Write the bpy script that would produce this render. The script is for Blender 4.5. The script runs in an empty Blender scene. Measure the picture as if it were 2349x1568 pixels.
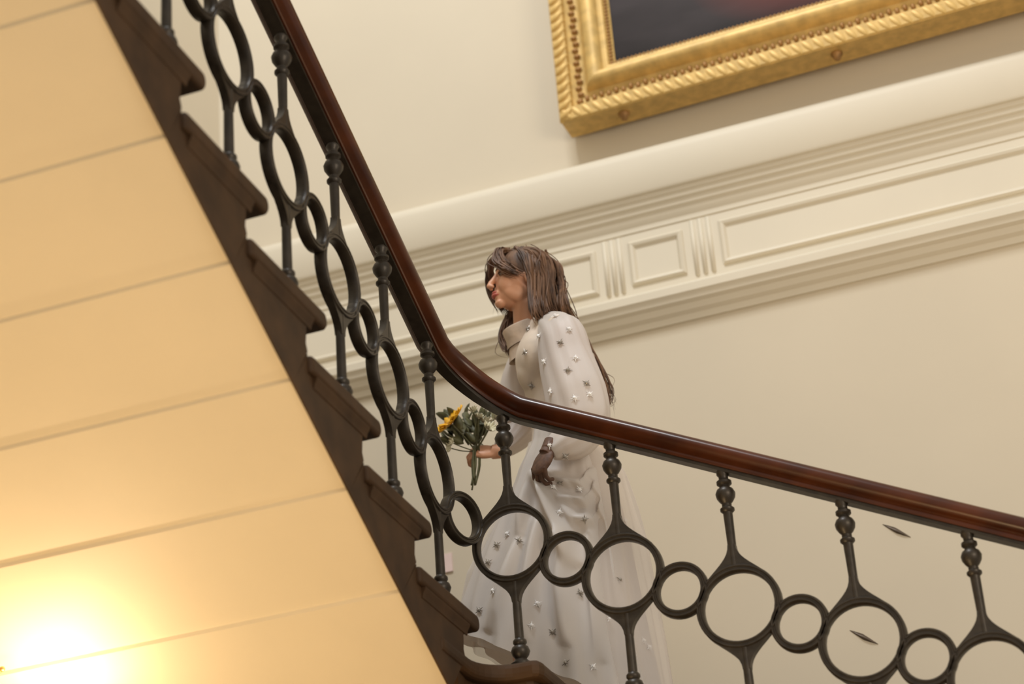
import bpy, bmesh, math, random
from mathutils import Vector, Matrix, Euler
from mathutils.bvhtree import BVHTree
random.seed(11)
scene = bpy.context.scene
COL = scene.collection

# ---------------------------------------------------------------- camera
W, H, FPX = 2349.0, 1568.0, 5101.2
CAMP = Vector((0.933, -5.741, -2.311))
el, yaw, roll = 0.4867, -0.3176, -0.0808
FW = Vector((math.sin(yaw)*math.cos(el), math.cos(yaw)*math.cos(el), math.sin(el)))
r0 = Vector((math.cos(yaw), -math.sin(yaw), 0)); u0 = r0.cross(FW)
RT = r0*math.cos(roll) + u0*math.sin(roll); UP = -r0*math.sin(roll) + u0*math.cos(roll)
cd = bpy.data.cameras.new('camera'); cam = bpy.data.objects.new('camera', cd); COL.objects.link(cam)
m = Matrix((RT, UP, -FW)).transposed().to_4x4(); m.translation = CAMP
cam.matrix_world = m
cd.sensor_width = 36.0; cd.lens = FPX/W*36.0; cd.clip_start = 0.05
cd.dof.use_dof = True; cd.dof.focus_distance = 6.8; cd.dof.aperture_fstop = 1.8
scene.camera = cam

def at(px, py, y):
    """world point seen at a photograph pixel, at depth plane y"""
    d = FW + RT*((px-W/2)/FPX) - UP*((py-H/2)/FPX)
    return CAMP + d*((y-CAMP.y)/d.y)

# ---------------------------------------------------------------- light
scene.view_settings.view_transform = 'Standard'; scene.view_settings.look = 'None'
scene.view_settings.gamma = 1.0; scene.view_settings.exposure = 0.0
w = bpy.data.worlds.new('world'); scene.world = w; w.use_nodes = True
w.node_tree.nodes['Background'].inputs[0].default_value = (1.0, 0.92, 0.81, 1)
w.node_tree.nodes['Background'].inputs[1].default_value = 0.52

def area(name, loc, aim, sx, sy, power, col):
    l = bpy.data.lights.new(name, 'AREA'); l.shape = 'RECTANGLE'; l.size = sx; l.size_y = sy
    l.energy = power; l.color = col
    o = bpy.data.objects.new(name, l); COL.objects.link(o); o.location = loc
    o.rotation_euler = (Vector(aim)-Vector(loc)).to_track_quat('-Z', 'Y').to_euler()
    return o
area('skylight', (-1.0, -2.4, 7.2), (-0.8, 0.9, 1.0), 1.6, 1.2, 270, (0.96, 0.98, 1.0))
area('warm_fill', (3.4, -3.6, 0.3), (1.4, 1.3, 1.2), 2.2, 2.2, 115, (1.0, 0.82, 0.62))  # unseen warm fill, added to brighten the wall and moulding undersides

# ---------------------------------------------------------------- helpers
def new_mat(name, col, rough=0.6, metal=0.0, noise=0.0, scale=8.0, bump=0.0, col2=None, stretch=(1,1,1), sheen=0.0, spec=0.5, coat=0.0):
    mt = bpy.data.materials.new(name); mt.use_nodes = True
    nt = mt.node_tree; b = nt.nodes['Principled BSDF']
    b.inputs['Base Color'].default_value = (*col, 1); b.inputs['Roughness'].default_value = rough
    b.inputs['Metallic'].default_value = metal; b.inputs['Specular IOR Level'].default_value = spec
    b.inputs['Sheen Weight'].default_value = sheen; b.inputs['Coat Weight'].default_value = coat
    b.inputs['Coat Roughness'].default_value = 0.12
    if noise or bump:
        tc = nt.nodes.new('ShaderNodeTexCoord'); mp = nt.nodes.new('ShaderNodeMapping')
        mp.inputs['Scale'].default_value = stretch
        n = nt.nodes.new('ShaderNodeTexNoise'); n.inputs['Scale'].default_value = scale; n.inputs['Detail'].default_value = 6
        nt.links.new(tc.outputs['Object'], mp.inputs[0]); nt.links.new(mp.outputs[0], n.inputs['Vector'])
        if noise:
            rp = nt.nodes.new('ShaderNodeValToRGB')
            c2 = col2 or tuple(c*(1-noise) for c in col)
            rp.color_ramp.elements[0].color = (*c2, 1); rp.color_ramp.elements[1].color = (*col, 1)
            rp.color_ramp.elements[0].position = 0.35; rp.color_ramp.elements[1].position = 0.65
            nt.links.new(n.outputs['Fac'], rp.inputs[0]); nt.links.new(rp.outputs[0], b.inputs['Base Color'])
        if bump:
            bp = nt.nodes.new('ShaderNodeBump'); bp.inputs['Strength'].default_value = bump; bp.inputs['Distance'].default_value = 0.01
            nt.links.new(n.outputs['Fac'], bp.inputs['Height']); nt.links.new(bp.outputs[0], b.inputs['Normal'])
    return mt
M = dict(
    wall=new_mat('wall_paint', (0.66, 0.59, 0.46), 0.7, noise=0.03, scale=2, bump=0.03),
    trim=new_mat('trim_paint', (0.72, 0.66, 0.53), 0.55, noise=0.03, scale=3),
    soffit=new_mat('soffit_paint', (0.74, 0.64, 0.46), 0.6, noise=0.04, scale=2.5, bump=0.03),
    stone=new_mat('brown_stone', (0.066, 0.034, 0.014), 0.6, noise=0.4, scale=9, bump=0.15, spec=0.25),
    floor=new_mat('floor_stone', (0.35, 0.27, 0.18), 0.5, noise=0.2, scale=3),
    iron=new_mat('dark_iron', (0.045, 0.036, 0.026), 0.38, metal=0.2, noise=0.35, scale=30, bump=0.1, spec=0.4),
    wood=new_mat('mahogany', (0.085, 0.022, 0.006), 0.28, noise=0.6, scale=5, col2=(0.038, 0.010, 0.004), coat=0.1, spec=0.35, stretch=(1, 1, 2)),
    gold=new_mat('gilding', (0.74, 0.50, 0.17), 0.5, metal=0.2, noise=0.25, scale=25, bump=0.1),
    golddark=new_mat('dark_gilding', (0.42, 0.23, 0.08), 0.55, metal=0.3, noise=0.4, scale=40, bump=0.2),  # darker gold for the carving, beads and pegs
    skin=new_mat('skin', (0.72, 0.37, 0.22), 0.45, noise=0.08, scale=12),
    lip=new_mat('lip', (0.50, 0.12, 0.09), 0.4),
    eyew=new_mat('eye_white', (0.42, 0.33, 0.27), 0.2),  # eye white darkened, the socket's shadow is put into its colour
    eyed=new_mat('iris', (0.05, 0.03, 0.02), 0.2),
    hair=new_mat('brown_hair', (0.20, 0.105, 0.055), 0.62, noise=0.6, scale=40, col2=(0.06, 0.028, 0.013), bump=0.3, stretch=(1, 1, 0.25)),
    silk=new_mat('ivory_silk', (0.82, 0.79, 0.76), 0.5, sheen=0.2, noise=0.05, scale=5),
    lace=new_mat('beige_lace', (0.68, 0.54, 0.42), 0.6, noise=0.18, scale=30, bump=0.2),
    dark_hand=new_mat('brown_hand', (0.15, 0.075, 0.045), 0.6, noise=0.4, scale=60),  # left hand as its own mesh, darker brown than the skin
    crystal=new_mat('crystal', (0.95, 0.95, 0.95), 0.12, metal=0.0, spec=1.0),
    darkcrystal=new_mat('smoky_crystal', (0.38, 0.35, 0.31), 0.25, metal=0.3),
    yellow=new_mat('yellow_petal', (0.90, 0.48, 0.01), 0.5, noise=0.15, scale=30),
    orange=new_mat('flower_heart', (0.35, 0.13, 0.03), 0.7, bump=0.5, scale=80),
    leaf=new_mat('leaf', (0.12, 0.12, 0.05), 0.6, noise=0.4, scale=30),
    whitepetal=new_mat('white_petal', (0.72, 0.70, 0.52), 0.6, noise=0.1, scale=20),
    brass=new_mat('brass', (0.75, 0.45, 0.16), 0.3, metal=0.9),
    palepink=new_mat('pale_pink', (0.9, 0.72, 0.68), 0.5, noise=0.1),
    hook=new_mat('dark_metal', (0.13, 0.10, 0.075), 0.4, metal=0.5),
    shoe=new_mat('ivory_shoe', (0.7, 0.65, 0.58), 0.4),
)
_nt = M['silk'].node_tree; _b = _nt.nodes['Principled BSDF']; _t = _nt.nodes.new('ShaderNodeBsdfTranslucent'); _t.inputs[0].default_value = (0.85, 0.78, 0.70, 1)
_m = _nt.nodes.new('ShaderNodeMixShader'); _m.inputs[0].default_value = 0.35
_nt.links.new(_b.outputs[0], _m.inputs[1]); _nt.links.new(_t.outputs[0], _m.inputs[2]); _nt.links.new(_m.outputs[0], _nt.nodes['Material Output'].inputs[0])
def mesh_obj(name, verts, faces, mat, parent=None, smooth=True):
    me = bpy.data.meshes.new(name); me.from_pydata([tuple(v) for v in verts], [], faces)
    bm = bmesh.new(); bm.from_mesh(me); bmesh.ops.recalc_face_normals(bm, faces=bm.faces); bm.to_mesh(me); bm.free()
    me.materials.append(mat)
    if smooth: me.polygons.foreach_set('use_smooth', [True]*len(me.polygons))
    o = bpy.data.objects.new(name, me); COL.objects.link(o)
    if parent: o.parent = parent
    return o
def tag(o, label=None, cat=None, group=None, kind=None):
    if label: o['label'] = label
    if cat: o['category'] = cat
    if group: o['group'] = group
    if kind: o['kind'] = kind
    return o
def empty(name, loc=(0, 0, 0), parent=None):
    o = bpy.data.objects.new(name, None); COL.objects.link(o); o.location = loc; o.empty_display_size = 0.1
    if parent: o.parent = parent
    return o
class MB:
    def __init__(s): s.v = []; s.f = []
    def add(s, v, f):
        n = len(s.v); s.v += [Vector(a) for a in v]; s.f += [tuple(i+n for i in q) for q in f]
    def box(s, a, b):
        x0, y0, z0 = a; x1, y1, z1 = b
        s.add([(x0,y0,z0),(x1,y0,z0),(x1,y1,z0),(x0,y1,z0),(x0,y0,z1),(x1,y0,z1),(x1,y1,z1),(x0,y1,z1)],
              [(0,3,2,1),(4,5,6,7),(0,1,5,4),(1,2,6,5),(2,3,7,6),(3,0,4,7)])
    def loft(s, rings, closed=True, caps=True):
        n = len(rings[0]); base = len(s.v)
        for r in rings: s.v += [Vector(a) for a in r]
        for i in range(len(rings)-1):
            for j in range(n if closed else n-1):
                k = (j+1) % n
                s.f.append((base+i*n+j, base+i*n+k, base+(i+1)*n+k, base+(i+1)*n+j))
        if caps and closed:
            s.f.append(tuple(base+j for j in range(n))[::-1]); s.f.append(tuple(base+(len(rings)-1)*n+j for j in range(n)))
    def lathe(s, prof, origin=(0, 0, 0), n=16, axis='Z', mat=None):
        o = Vector(origin); rings = []
        for r, z in prof:
            ring = []
            for j in range(n):
                a = 2*math.pi*j/n; p = Vector((r*math.cos(a), r*math.sin(a), z))
                ring.append(o + (mat @ p if mat else p))
            rings.append(ring)
        s.loft(rings)
    def tube(s, pts, radii, n=8):
        pts = [Vector(p) for p in pts]
        if not hasattr(radii, '__len__'): radii = [radii]*len(pts)
        rings = []; up = None
        for i, p in enumerate(pts):
            t = (pts[min(i+1, len(pts)-1)] - pts[max(i-1, 0)]).normalized()
            if up is None:
                up = Vector((0, 0, 1)) if abs(t.z) < 0.9 else Vector((0, 1, 0))
            a = (up - t*up.dot(t)).normalized(); up = a; b = t.cross(a); r = radii[i]
            rings.append([p + (a*math.cos(2*math.pi*j/n) + b*math.sin(2*math.pi*j/n))*r for j in range(n)])
        s.loft(rings)
    def ellipsoid(s, c, rad, rot=None, nu=16, nv=10):
        c = Vector(c); v = []; f = []
        for i in range(1, nv):
            th = math.pi*i/nv
            for j in range(nu):
                ph = 2*math.pi*j/nu
                p = Vector((rad[0]*math.sin(th)*math.cos(ph), rad[1]*math.sin(th)*math.sin(ph), rad[2]*math.cos(th)))
                v.append(c + (rot @ p if rot else p))
        t = Vector((0, 0, rad[2])); t = rot @ t if rot else t
        v += [c+t, c-t]; N = (nv-1)*nu
        for i in range(nv-2):
            for j in range(nu):
                k = (j+1) % nu; f.append((i*nu+j, i*nu+k, (i+1)*nu+k, (i+1)*nu+j))
        for j in range(nu):
            k = (j+1) % nu; f.append((N, k, j)); f.append((N+1, (nv-2)*nu+j, (nv-2)*nu+k))
        s.add(v, f)
    def build(s, name, mat, parent=None, smooth=True): return mesh_obj(name, s.v, s.f, mat, parent, smooth)
def prism(prof, a, b, axes):
    """prof: 2-D outline; axes maps (u,v,w)->xyz; w runs a..b"""
    n = len(prof)
    v = [axes(u, q, a) for u, q in prof] + [axes(u, q, b) for u, q in prof]
    f = [tuple(range(n))[::-1], tuple(range(n, 2*n))] + [(i, (i+1) % n, (i+1) % n+n, i+n) for i in range(n)]
    return v, f
def autosmooth(o, ang=40):
    me = o.data; bm = bmesh.new(); bm.from_mesh(me)
    for e in bm.edges:
        if len(e.link_faces) == 2 and e.calc_face_angle(0) > math.radians(ang): e.smooth = False
    bm.to_mesh(me); bm.free()
    me.polygons.foreach_set('use_smooth', [True]*len(me.polygons)); return o
def bez(p0, p1, p2, p3, n):
    out = []
    for i in range(n+1):
        t = i/n; out.append(p0*(1-t)**3 + p1*3*t*(1-t)**2 + p2*3*t*t*(1-t) + p3*t**3)
    return out
def smooth_path(pts, n=6):
    pts = [Vector(p) for p in pts]; out = []
    for i in range(len(pts)-1):
        p0 = pts[max(i-1, 0)]; p1 = pts[i]; p2 = pts[i+1]; p3 = pts[min(i+2, len(pts)-1)]
        for k in range(n):
            t = k/n
            out.append(0.5*((2*p1)+(p2-p0)*t+(2*p0-5*p1+4*p2-p3)*t*t+(3*p1-p0-3*p2+p3)*t**3))
    out.append(pts[-1]); return out

# ---------------------------------------------------------------- room
YW, XL, ZF = 1.35, -2.62, -3.95
def structure(name, a, b, mat):
    mb = MB(); mb.box(a, b); o = mb.build(name, mat, smooth=False); tag(o, kind='structure'); return o
wall_back = structure('wall_back', (XL-0.2, YW, ZF), (4.2, YW+0.2, 5.2), M['wall'])
wall_left = structure('wall_left', (XL-0.2, -6.5, ZF), (XL, YW, 5.2), M['wall'])
floor = structure('floor', (XL-0.2, -7.5, ZF-0.2), (4.2, YW+0.2, ZF), M['floor'])

def band(name, prof, x0, x1, mat, parent=None):
    """moulding: prof of (depth off wall, z), run along X on the back wall"""
    v, f = prism(prof, x0, x1, lambda u, q, t: (t, YW-u, q))
    return autosmooth(mesh_obj(name, v, f, mat, parent), 35)
X0, X1 = XL, 4.0
# upper ledge: flat bright fascia, then a stack of under-mouldings receding to the wall
ledge = [(0.0, 2.292), (0.070, 2.292), (0.078, 2.285), (0.09, 2.262), (0.092, 2.245), (0.092, 2.098), (0.086, 2.088), (0.076, 2.086),
         (0.074, 2.072), (0.066, 2.066), (0.062, 2.050), (0.052, 2.044), (0.048, 2.026), (0.038, 2.018), (0.034, 1.998), (0.026, 1.99), (0.024, 1.982), (0.024, 1.965), (0.0, 1.965)]
trim_1 = band('trim_1', ledge, X0, X1, M['trim']); tag(trim_1, 'cream ledge moulding running along the wall under the gilt picture', kind='structure')
frieze = band('trim_2', [(0.0, 1.965), (0.02, 1.965), (0.02, 1.70), (0.0, 1.70)], X0, X1, M['trim']); tag(frieze, 'pale frieze with framed panels between the two ledges', kind='structure')
low = [(0.0, 1.70), (0.028, 1.70), (0.032, 1.690), (0.055, 1.682), (0.072, 1.668), (0.072, 1.638), (0.064, 1.630), (0.058, 1.612), (0.042, 1.604), (0.034, 1.582), (0.018, 1.572), (0.012, 1.550), (0.0, 1.548)]
trim_3 = band('trim_3', low, X0, X1, M['trim']); tag(trim_3, 'lower cream ledge moulding behind the woman', kind='structure')
# framed panels in the frieze (beads), with reeded strips between
def panel(x0, x1, z0=1.738, z1=1.925, bw=0.026):
    y = YW-0.02
    prof = [(0, 0), (0.0, 0.007), (0.008, 0.013), (0.018, 0.010), (bw, 0.0)]
    def ringat(x, z, d):  # inset d
        return None
    c = [(x0, z0), (x1, z0), (x1, z1), (x0, z1)]
    rings = []
    for (ins, h) in prof:
        rings.append([(x0+ins, y-h, z0+ins), (x1-ins, y-h, z0+ins), (x1-ins, y-h, z1-ins), (x0+ins, y-h, z1-ins)])
    mb = MB(); mb.loft(rings, True, False)
    return mb.build('panel_frame', M['trim'], frieze, smooth=False)
def wx(px, py, d=0.02): return at(px, py, YW-d).x
pA1 = wx(1372, 640); pB0 = wx(1448, 620); pB1 = wx(1572, 590); pC0 = wx(1655, 560)
panel(pA1-1.35, pA1); panel(pB0, pB1); panel(pC0, pC0+1.25)
span = (pC0+1.25)-pB0
panel(pC0+1.25+(pC0-pB1), pC0+1.25+(pC0-pB1)+(pB1-pB0))
for a, b in ((pA1, pB0), (pB1, pC0), (pC0+1.25, pC0+1.25+(pC0-pB1))):
    for k in range(3):
        xc = a+(b-a)*(0.28+0.22*k)
        mb = MB(); mb.lathe([(0.0001, 1.72), (0.009, 1.722), (0.009, 1.955), (0.0001, 1.957)], (xc, YW-0.02, 0), 10)
        mb.build('reed', M['trim'], frieze)
base = band('baseboard_back', [(-0.01, -0.157), (0.03, -0.157), (0.03, 0.02), (0.02, 0.04), (-0.01, 0.045)], XL, -0.93, M['trim']); tag(base, kind='structure')

# ---------------------------------------------------------------- staircase
G, RI = 0.327, 0.165
stair = empty('staircase', (-1.1, -0.1, ZF))
tag(stair, 'stone staircase with dark brown step ends and a cream painted underside', 'staircase')
SO = Vector(stair.location)
def put(o, parent=stair):
    """parent keeping world coordinates"""
    o.parent = parent; o.matrix_parent_inverse = Matrix.Translation(parent.location).inverted(); return o
XE = -1.098            # end face of the upper flight
def zs(y): return -0.457 - 0.515*y      # soffit edge line
NT = 0.052             # tread slab thickness
def tread_outline(n=6):
    """nosing and tread slab end, local to nose tip: (y back positive, z)"""
    pts = []
    for i in range(n+1):
        a = math.pi/2 - math.pi*i/n
        pts.append((-math.cos(a)*0.02+0.02, -NT/2+math.sin(a)*NT/2))
    return pts
def upper_step(k):
    nyf = lambda q: -0.083-0.336*q
    nzf = lambda q: -0.012+0.1655*q
    smf = lambda q: -0.315-0.324*q
    ny, nz = nyf(k), nzf(k)
    yr, yb = ny-0.11, nyf(k+1)-0.11
    sa, sb = smf(k), smf(k+1)
    xw = XL+0.004
    def poly(drop): return [(yr, nz-NT), (yr, nz-0.10), (yr-0.005, nz-0.135), (yr+0.004, nz-0.155), (sa, zs(sa)-drop), (sb, zs(sb)-drop), (yb+0.004, nz+0.005), (yb, nz-0.006), (yb, nz-NT)]
    v, f = prism(poly(-0.045), xw, XE-0.012, lambda u, q, t: (t, u, q))
    b = autosmooth(mesh_obj('step', v, f, M['stone']), 30); put(b)
    out = [(ny-u, nz+q) for u, q in tread_outline()]
    v, f = prism(out + [(yb, nz-NT), (yb, nz)], xw, XE+0.008, lambda u, q, t: (t, u, q))
    t = mesh_obj('tread', v, f, M['stone'], b); autosmooth(t, 30)
    bv = t.modifiers.new('bevel', 'BEVEL'); bv.width = 0.012; bv.segments = 3; bv.limit_method = 'ANGLE'; bv.angle_limit = math.radians(60)
    s = MB(); pr = [(0.0, 0.0), (0.026, 0.0), (0.022, -0.008), (0.010, -0.018), (0.005, -0.030), (0.0, -0.032)]
    s.loft([[(XE-0.006+a_, yy, nz-NT+c) for a_, c in [(x*0.5, z) for x, z in pr]] for yy in (ny-0.085, yb+0.03)])
    autosmooth(s.build('cove_moulding', M['stone'], b), 30)
    v, f = prism(poly(0.004), XE-0.012, XE-0.006, lambda u, q, t: (t, u, q))
    mesh_obj('end_plate', v, f, M['stone'], b, smooth=False)
    L = sa-sb; prf = []
    for i in range(17):
        s_ = i/16; y = sb + L*s_
        prf.append((y, zs(y)+0.012*s_**1.5))
    prf += [(sa, zs(sa)+0.024), (sb, zs(sb)+0.024)]
    v, f = prism(prf, xw, XE-0.0125, lambda u, q, t: (t, u, q))
    so = autosmooth(mesh_obj('soffit', v, f, M['soffit'], b), 25); so['label'] = 'cream painted underside of the step'
    return b
for k in range(0, 9): upper_step(k)
# landing with a curved inner corner
LZ = -0.157
edge = [(XL+0.004, -0.38), (XE+0.0, -0.38)]
R = 0.105; cx, cy = XE+R, -0.055-R
for i in range(9):
    a = math.pi - math.pi/2*i/8
    edge.append((cx+R*math.cos(a), cy+R*math.sin(a)))
edge += [(-0.955, -0.055), (-0.937, -0.045), (-0.93, -0.02), (-0.93, YW-0.004), (XL+0.004, YW-0.004)]
def slab(name, outline, z0, z1, mat, parent=None, inset=0.0):
    v = [(x, y, z0) for x, y in outline] + [(x, y, z1) for x, y in outline]; n = len(outline)
    f = [tuple(range(n))[::-1], tuple(range(n, 2*n))] + [(i, (i+1) % n, (i+1) % n+n, i+n) for i in range(n)]
    return mesh_obj(name, v, f, mat, parent, smooth=False)
landing = slab('landing', edge, LZ-NT, LZ, M['stone']); put(landing)
bv = landing.modifiers.new('bevel', 'BEVEL'); bv.width = 0.018; bv.segments = 3; bv.limit_method = 'ANGLE'; bv.angle_limit = math.radians(50)
e2 = [(x-(0.03 if x > -1.2 else 0), y+(0.03 if y < 0 else 0)) for x, y in edge]
e2 = [(XL+0.004, -0.22), (XE-0.02, -0.22)] + e2[2:]
body = slab('landing_body', e2, LZ-0.24, LZ-NT, M['stone'], landing)
ls = slab('soffit', [(XL+0.004, -0.22), (XE-0.03, -0.22), (-1.0, -0.01), (-1.0, YW-0.004), (XL+0.004, YW-0.004)], LZ-0.25, LZ-0.241, M['soffit'], landing); ls['label'] = 'cream painted underside of the landing'
# lower flight, descending to the right along the wall
for i in range(0, 9):
    nx, nz = -0.93+G*(i+1), LZ-RI*(i+1)
    xr = nx-0.05; xb = xr-G
    sl = lambda x: LZ-0.42-0.505*(x+0.93)
    prof = [(xb, nz), (nx-0.02, nz), (nx-0.006, nz-0.008), (nx, nz-NT/2), (nx-0.006, nz-NT+0.006), (nx-0.02, nz-NT), (xr, nz-NT), (xr, sl(xr)), (xb, sl(xb))]
    v, f = prism(prof, -0.055, YW-0.004, lambda u, q, t: (u, t, q))
    s = autosmooth(mesh_obj('step', v, f, M['stone']), 30); put(s)
    prof = [(xr, sl(xr)), (xr, sl(xr)-0.012), (xb, sl(xb)-0.012), (xb, sl(xb))]
    v, f = prism(prof, -0.04, YW-0.004, lambda u, q, t: (u, t, q))
    q = mesh_obj('soffit', v, f, M['soffit'], s, smooth=False); q['label'] = 'cream painted underside of the step'

# ---------------------------------------------------------------- balustrade
XU, XF = -1.148, -1.004
bal = empty('balustrade', (XF, 0, LZ))
tag(bal, 'iron ring balustrade with a polished mahogany handrail turning the stair corner', 'balustrade')
RC = 0.20                      # plan radius of the rail's turn
XA = XU+RC                     # where the turn begins
arc = RC*math.pi/2
def rail_under(s):
    """s: plan length from the start of the turn going up; returns the rail underside and its tangent"""
    z0 = 0.643-0.5046*(XA-XF)
    if s <= 0: return Vector((XA-s, 0, z0+0.5046*s)), Vector((-1, 0, 0.5046))
    z1 = 0.779+0.028+0.50*(RC-0.199)
    if s < arc:
        a = s/RC; t = s/arc
        z = z0+(z1-z0)*(t+0.14*math.sin(math.pi*t)*t)
        return Vector((XA-RC*math.sin(a), -RC+RC*math.cos(a), z)), Vector((-math.cos(a), -math.sin(a), (z1-z0)/arc))
    return Vector((XU, -RC-(s-arc), z1+0.497*(s-arc))), Vector((0, -1, 0.497))
ss = [-2.6, -2.0, -1.5, -1.0, -0.6, -0.3, -0.1] + [arc*i/12 for i in range(13)] + [arc+x for x in (0.05, 0.1, 0.3, 0.7, 1.2, 1.8, 2.5, 3.2)]
def sweep(prof, name, mat, parent):
    rings = []
    for s in ss:
        p, t = rail_under(s); side = Vector((-t.y, t.x, 0)).normalized(); upv = Vector((0, 0, 1))
        tn = t.normalized(); upv = side.cross(tn); upv = upv if upv.z > 0 else -upv
        rings.append([p + side*a + upv*b for a, b in prof])
    mb = MB(); mb.loft(rings); return autosmooth(mb.build(name, mat, parent), 50)
half = [(0.020, 0.004), (0.024, 0.004), (0.027, 0.010), (0.024, 0.018), (0.028, 0.024), (0.037, 0.030), (0.041, 0.040), (0.041, 0.050), (0.036, 0.060), (0.027, 0.067), (0.014, 0.072), (0.0, 0.073)]
half = [(a*(1.0 if b < 0.02 else 1.24), b) for a, b in half]
prof = half + [(-a, b) for a, b in half[::-1][1:]]
rail = sweep(prof, 'handrail', M['wood'], None); put(rail, bal); rail['label'] = 'polished reddish mahogany handrail'
strap = sweep([(-0.019, -0.006), (0.019, -0.006), (0.019, 0.005), (-0.019, 0.005)], 'rail_strap', M['iron'], None)
strap.parent = rail
# ring meshes (shared)
def ring_mesh(name, rin, rout, half_d, n=48):
    c = (rin+rout)/2
    pr = [(rin, -half_d*0.7), (rin, half_d*0.7), (rin+0.003, half_d), (c-0.004, half_d), (c-0.002, half_d-0.003), (c+0.002, half_d-0.003), (c+0.004, half_d),
          (rout-0.003, half_d), (rout, half_d*0.7), (rout, -half_d*0.7), (rout-0.003, -half_d), (c+0.004, -half_d), (c+0.002, -half_d+0.003), (c-0.002, -half_d+0.003), (c-0.004, -half_d), (rin+0.003, -half_d)]
    rings = []
    for i in range(n):
        a = 2*math.pi*i/n; rings.append([(r*math.cos(a), d, r*math.sin(a)) for r, d in pr])
    rings.append(rings[0]); v = []; f = []; k = len(pr)
    for r in rings[:-1]: v += r
    for i in range(n):
        for j in range(k):
            f.append((i*k+j, i*k+(j+1) % k, ((i+1) % n)*k+(j+1) % k, ((i+1) % n)*k+j))
    o = autosmooth(mesh_obj(name, v, f, M['iron']), 45); return o
RB_I, RB_O, RS_I, RS_O = 0.102, 0.123, 0.061, 0.083
HD = 0.383
NTR = 0.052
def flare(mb, sgn, zc):
    """leaf-like bracket joining shaft and ring, in the local XZ plane"""
    top = zc + sgn*(RB_O+0.062); outl = []
    a1 = math.radians(48)
    left = []
    for i in range(9):
        t = i/8
        p0 = Vector((0.011, top)); p3 = Vector((RB_O*math.sin(a1), zc+sgn*RB_O*math.cos(a1)))
        p1 = Vector((0.012, zc+sgn*(RB_O+0.022))); p2 = Vector((0.045, zc+sgn*(RB_O+0.004)))
        left.append(p0*(1-t)**3 + p1*3*t*(1-t)**2 + p2*3*t*t*(1-t) + p3*t**3)
    inner = [Vector(((RB_O-0.008)*math.sin(a1*(1-i/4)), zc+sgn*(RB_O-0.008)*math.cos(a1*(1-i/4)))) for i in range(5)]
    half_ = left+inner
    for mir in (1, -1):
        poly = [(p.x*mir, p.y) for p in half_]+[(0, top)]
        n = len(poly)
        for d0, d1, sc in ((-0.011, 0.011, 1),):
            v = [(x, d0, z) for x, z in poly]+[(x, d1, z) for x, z in poly]
            f = [(i, (i+1) % n, (i+1) % n+n, i+n) for i in range(n)]
            cxy = Vector((sum(p[0] for p in poly)/n, 0, 0))
            # triangulate as strip between outer curve and the axis arc
            m_ = len(left)
            f2 = []
            for i in range(m_-1):
                f2.append((i, i+1, n-1))
            f2 = []
            ou = list(range(m_)); inn = [n-1]+list(range(n-2, m_-1, -1))
            L1, L2 = len(ou), len(inn); i = j = 0
            while i < L1-1 or j < L2-1:
                if j == L2-1 or (i < L1-1 and (i+1)/(L1-1) <= (j+1)/(L2-1)):
                    f2.append((ou[i], ou[i+1], inn[j])); i += 1
                else:
                    f2.append((ou[i], inn[j+1], inn[j])); j += 1
            f += f2 + [tuple(q+n for q in t[::-1]) for t in f2]
            mb.add(v, f)
def shaft_up(hu):
    mb = MB(); mb.lathe([(0.0001, RB_O-0.008), (0.013, RB_O-0.006), (0.0125, RB_O+0.05), (0.0145, hu-0.10), (0.0001, hu-0.09)], n=14)
    flare(mb, 1, 0); return mb
def shaft_down(hd):
    mb = MB(); mb.lathe([(0.0001, -hd+0.05), (0.014, -hd+0.05), (0.0125, -RB_O-0.03), (0.013, -RB_O+0.006), (0.0001, -RB_O+0.008)], n=14)
    flare(mb, -1, 0); return mb
def knop_top():
    mb = MB(); mb.lathe([(0.0001, -0.125), (0.015, -0.125), (0.021, -0.119), (0.021, -0.113), (0.014, -0.107), (0.013, -0.098), (0.020, -0.090), (0.027, -0.078), (0.029, -0.066), (0.024, -0.054), (0.016, -0.048), (0.015, -0.042), (0.022, -0.036), (0.022, -0.028), (0.014, -0.022), (0.014, -0.012), (0.019, -0.006), (0.019, 0.004), (0.0001, 0.004)], n=18)
    return mb
def knop_base():
    mb = MB(); mb.lathe([(0.0001, 0.0), (0.032, 0.0), (0.032, 0.010), (0.022, 0.018), (0.016, 0.026), (0.024, 0.036), (0.028, 0.048), (0.024, 0.060), (0.015, 0.066), (0.020, 0.073), (0.020, 0.080), (0.013, 0.088), (0.0001, 0.09)], n=18)
    return mb
protos = {}
def get_mesh(key, fn):
    if key not in protos: protos[key] = fn()
    return protos[key]
def inst(name, me, parent, loc=(0, 0, 0), rotz=0.0):
    o = bpy.data.objects.new(name, me); COL.objects.link(o); o.parent = parent; o.location = loc; o.rotation_euler = (0, 0, rotz); return o
def mk(mb, name): 
    o = autosmooth(mb.build(name, M['iron']), 45); me = o.data; bpy.data.objects.remove(o); return me
o = ring_mesh('ring', RB_I, RB_O, 0.016); ME_R = o.data; bpy.data.objects.remove(o)
o = ring_mesh('link_ring', RS_I, RS_O, 0.016); ME_S = o.data; bpy.data.objects.remove(o)
ME_KT = mk(knop_top(), 'top_knop'); ME_KB = mk(knop_base(), 'base_knop')
bo = Vector(bal.location)
shafts = {}
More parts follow.
